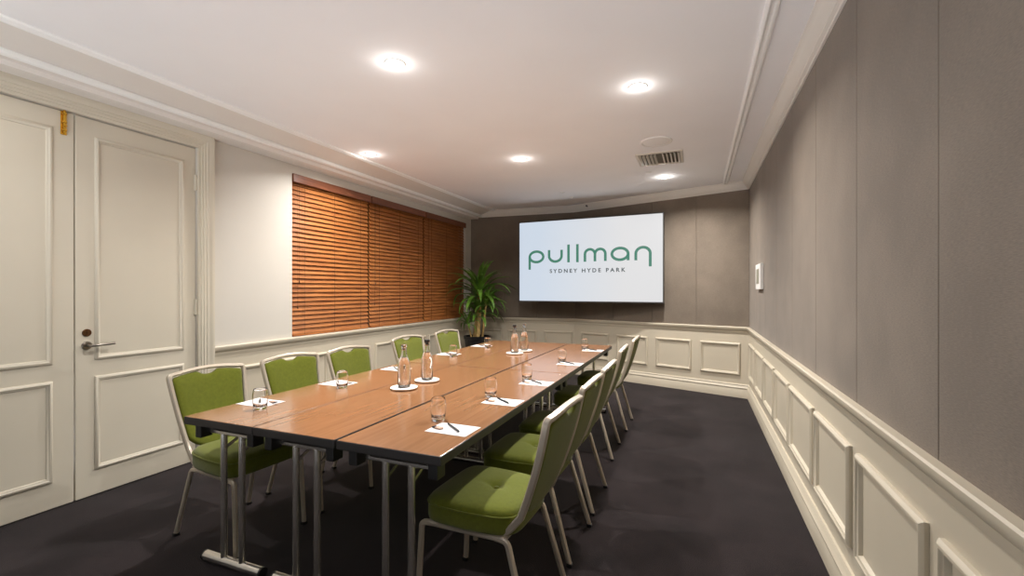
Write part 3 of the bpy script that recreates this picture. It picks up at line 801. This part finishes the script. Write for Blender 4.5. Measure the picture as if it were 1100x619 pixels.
def rosette(c, nleaf, L, w, low, parent):
    mb = MB(keep_in)
    for k in range(nleaf):
        az = 2 * PI * (k * 0.618 + random.uniform(-0.05, 0.05))
        f = k / nleaf
        el = math.radians(80 - 75 * f + random.uniform(-9, 9))
        ll = L * random.uniform(0.8, 1.1) * (0.82 + 0.3 * math.sin(PI * f))
        bend = math.radians(50 + 62 * f) * random.uniform(0.85, 1.15)
        d = Vector((math.cos(az), math.sin(az), 0)); q = Vector((-math.sin(az), math.cos(az), 0))
        ns = 10; p = Vector(c) + d * 0.012 - Vector((0, 0, low * f)); rows = []
        for i in range(ns + 1):
            s = i / ns
            a = el - bend * s ** 1.3
            wid = w * 0.5 * (0.40 + 1.7 * s if s < 0.35 else 1.0 if s < 0.5 else max(0.02, 1 - ((s - 0.5) / 0.5) ** 1.8))
            up = Vector((-math.cos(az) * math.sin(a), -math.sin(az) * math.sin(a), math.cos(a))) * wid * 0.40
            rows.append([p - q * wid + up, p.copy(), p + q * wid + up])
            p = p + (d * math.cos(a) + Vector((0, 0, math.sin(a)))) * (ll / ns)
        V = [[mb.v(p) for p in r] for r in rows]
        V2 = [[mb.v(p - Vector((0, 0, 0.0012))) for p in r] for r in rows]
        for a, c2, a2, c3 in zip(V, V[1:], V2, V2[1:]):
            for j in (0, 1):
                mb.face([a[j], a[j + 1], c2[j + 1], c2[j]]); mb.face([a2[j + 1], a2[j], c3[j], c3[j + 1]])
            mb.face([a[0], c2[0], c3[0], a2[0]]); mb.face([c2[2], a[2], a2[2], c3[2]])
    return mb.build('foliage', M['leaf'], parent, smooth=60)
spec = [(36, 0.62, 0.072, 0.14), (26, 0.44, 0.060, 0.12), (22, 0.36, 0.058, 0.08), (14, 0.26, 0.045, 0.05)]
for (p0, p1, p2, r), (nl, L, w, zu) in zip(canes, spec):
    pts = [Vector(p0) * (1 - s) ** 2 + Vector(p1) * 2 * s * (1 - s) + Vector(p2) * s * s for s in [i / 10 for i in range(11)]]
    b = MB(); b.tube(pts, [r * (1.08 - 0.2 * i / 10 + 0.05 * (i % 2)) for i in range(11)], sec=unit_circle(14)); cn = b.build('cane', M['cane'], pt)
    rosette(p2, nl, L, w, zu, cn)

# ------------------------------------------------------------------ ceiling fittings
def downlight(x, y, label):
    lev = 0.2 if label.startswith('dimmed') else (1.35 if y > 5 else 1.0)
    t = thing('downlight', label, 'light', (x, y, HC), 0, 'round ceiling downlights')
    b = MB(); b.lathe([(0.062, 0.0), (0.062, -0.003), (0.056, -0.006), (0.046, -0.004), (0.043, 0.0)], n=36, cap=False); b.build('trim_ring', M['white'], t)
    b = MB(); b.lathe([(0.0435, -0.0005), (0.0425, -0.006), (0.036, -0.012), (0.022, -0.016), (0.002, -0.0175)], n=36); b.build('lens', M['lamp_on'], t)
    ld = bpy.data.lights.new('lamp', 'AREA'); ld.shape = 'DISK'; ld.size = 0.085; ld.energy = LAMP_POWER * lev; ld.color = LAMP_COLOR; ld.spread = math.radians(150)
    lo = bpy.data.objects.new('lamp', ld); COL.objects.link(lo); lo.parent = t; lo.location = (0, 0, -0.020)
    pd = bpy.data.lights.new('dome_glow', 'POINT'); pd.shadow_soft_size = 0.022; pd.energy = DOME_POWER * lev; pd.color = LAMP_COLOR
    po = bpy.data.objects.new('dome_glow', pd); COL.objects.link(po); po.parent = t; po.location = (0, 0, -0.046)
for x, y, lab in [(-1.664, 2.251, 'lit ceiling downlight nearest the camera above the middle of the table'), (-0.363, 3.112, 'lit ceiling downlight near the brown fabric wall, nearer than the round speaker'),
                  (-3.004, 3.671, 'lit ceiling downlight in front of the window blinds'), (-1.674, 4.384, 'lit ceiling downlight above the far end of the table'),
                  (-0.355, 5.707, 'lit ceiling downlight just beyond the square air vent'), (-3.004, 0.93, 'dimmed ceiling downlight in front of the double doors')]:
    downlight(x, y, lab)
# loudspeaker
t = thing('ceiling_speaker', 'round white ceiling loudspeaker between a downlight and the air vent', 'speaker', (-0.342, 4.325, HC))
b = MB(); b.lathe([(0.140, 0.0), (0.140, -0.006), (0.132, -0.011), (0.122, -0.011), (0.118, -0.007)], n=48, cap=False); b.build('speaker_rim', M['white'], t)
b = MB(); b.lathe([(0.120, -0.005), (0.100, -0.009), (0.05, -0.012), (0.002, -0.013)], n=48); b.build('speaker_grille', M['white'], t)
# air vent
t = thing('air_vent', 'square cream louvred air vent in the ceiling near the round speaker', 'vent', (-0.350, 4.885, HC))
b = MB(); frame_sweep(b, -0.222, 0.222, -0.225, 0.225, [(0, 0.0), (0, 0.006), (0.006, 0.010), (0.026, 0.010), (0.032, 0.004), (0.032, 0.0)], lambda a, c, d: (a, c, -d)); b.build('vent_frame', M['vent'], t)
b = MB(); b.box((-0.195, -0.198, -0.002), (0.195, 0.198, 0.0)); b.build('vent_backing', M['vent_in'], t)
for sx in (-1, 1):
    for k in range(5):
        b = MB(); x = sx * (0.030 + 0.036 * k)
        b.box((x - 0.001, -0.19, -0.030), (x + 0.001, 0.19, -0.003), rot=Matrix.Rotation(-sx * 0.7, 3, 'Y'), org=(x, 0, -0.004)); b.build('louvre', M['vent'], t)
# small ceiling details
b = MB(); b.lathe([(0.030, 0), (0.030, -0.004), (0.024, -0.007), (0.002, -0.008)], (0, 0, 0), 24)
o = b.build('ceiling_sensor', M['white']); o.location = (-0.508, 5.414, HC); tag(o, 'small round white plate in the ceiling beside the farthest downlight', 'sensor')
for x, y, lab in ((-1.715, 6.071, 'small white ceiling disc above the screen, the nearer of two'), (-1.684, 6.45, 'small white ceiling disc above the screen, the farther of two')):
    b = MB(); b.lathe([(0.036, 0), (0.036, -0.003), (0.030, -0.006), (0.012, -0.007), (0.012, -0.014), (0.002, -0.015)], (0, 0, 0), 24)
    o = b.build('ceiling_disc', M['white']); o.location = (x, y, HC); tag(o, lab, 'sensor')
# sprinkler on the back cornice
sx, sy, _ = mapR(lenR - 0.28, 0, 0.075)
t = thing('sprinkler_head', 'small dark sprinkler head on the cornice above the screen', 'sprinkler', (sx, sy, HC - 0.045))
b = MB(); b.tube([(0, 0.02, 0), (0, -0.012, 0)], 0.012, 14); b.build('sprinkler_body', M['nickel'], t)
b = MB(); b.tube(fillet([(-0.008, -0.012, 0), (-0.010, -0.03, 0), (0, -0.042, 0), (0.010, -0.03, 0), (0.008, -0.012, 0)], 0.006, 4), 0.0025, 8); b.tube([(0, -0.040, 0), (0, -0.043, 0)], 0.014, 14); b.build('deflector', M['bezel'], t)
# control panel on the right wall
t = thing('control_panel', 'small white control panel with grey display on the brown fabric wall', 'control panel', (XR, 5.22, 1.34))
b = MB(); b.box((-0.030, -0.20, 0.01), (0.0, 0.17, 0.265), bev=0.006); b.build('panel_case', M['white'], t)
b = MB(); b.box((-0.032, -0.11, 0.065), (-0.0295, 0.10, 0.215), bev=0.001); b.build('panel_display', M['lcd'], t)
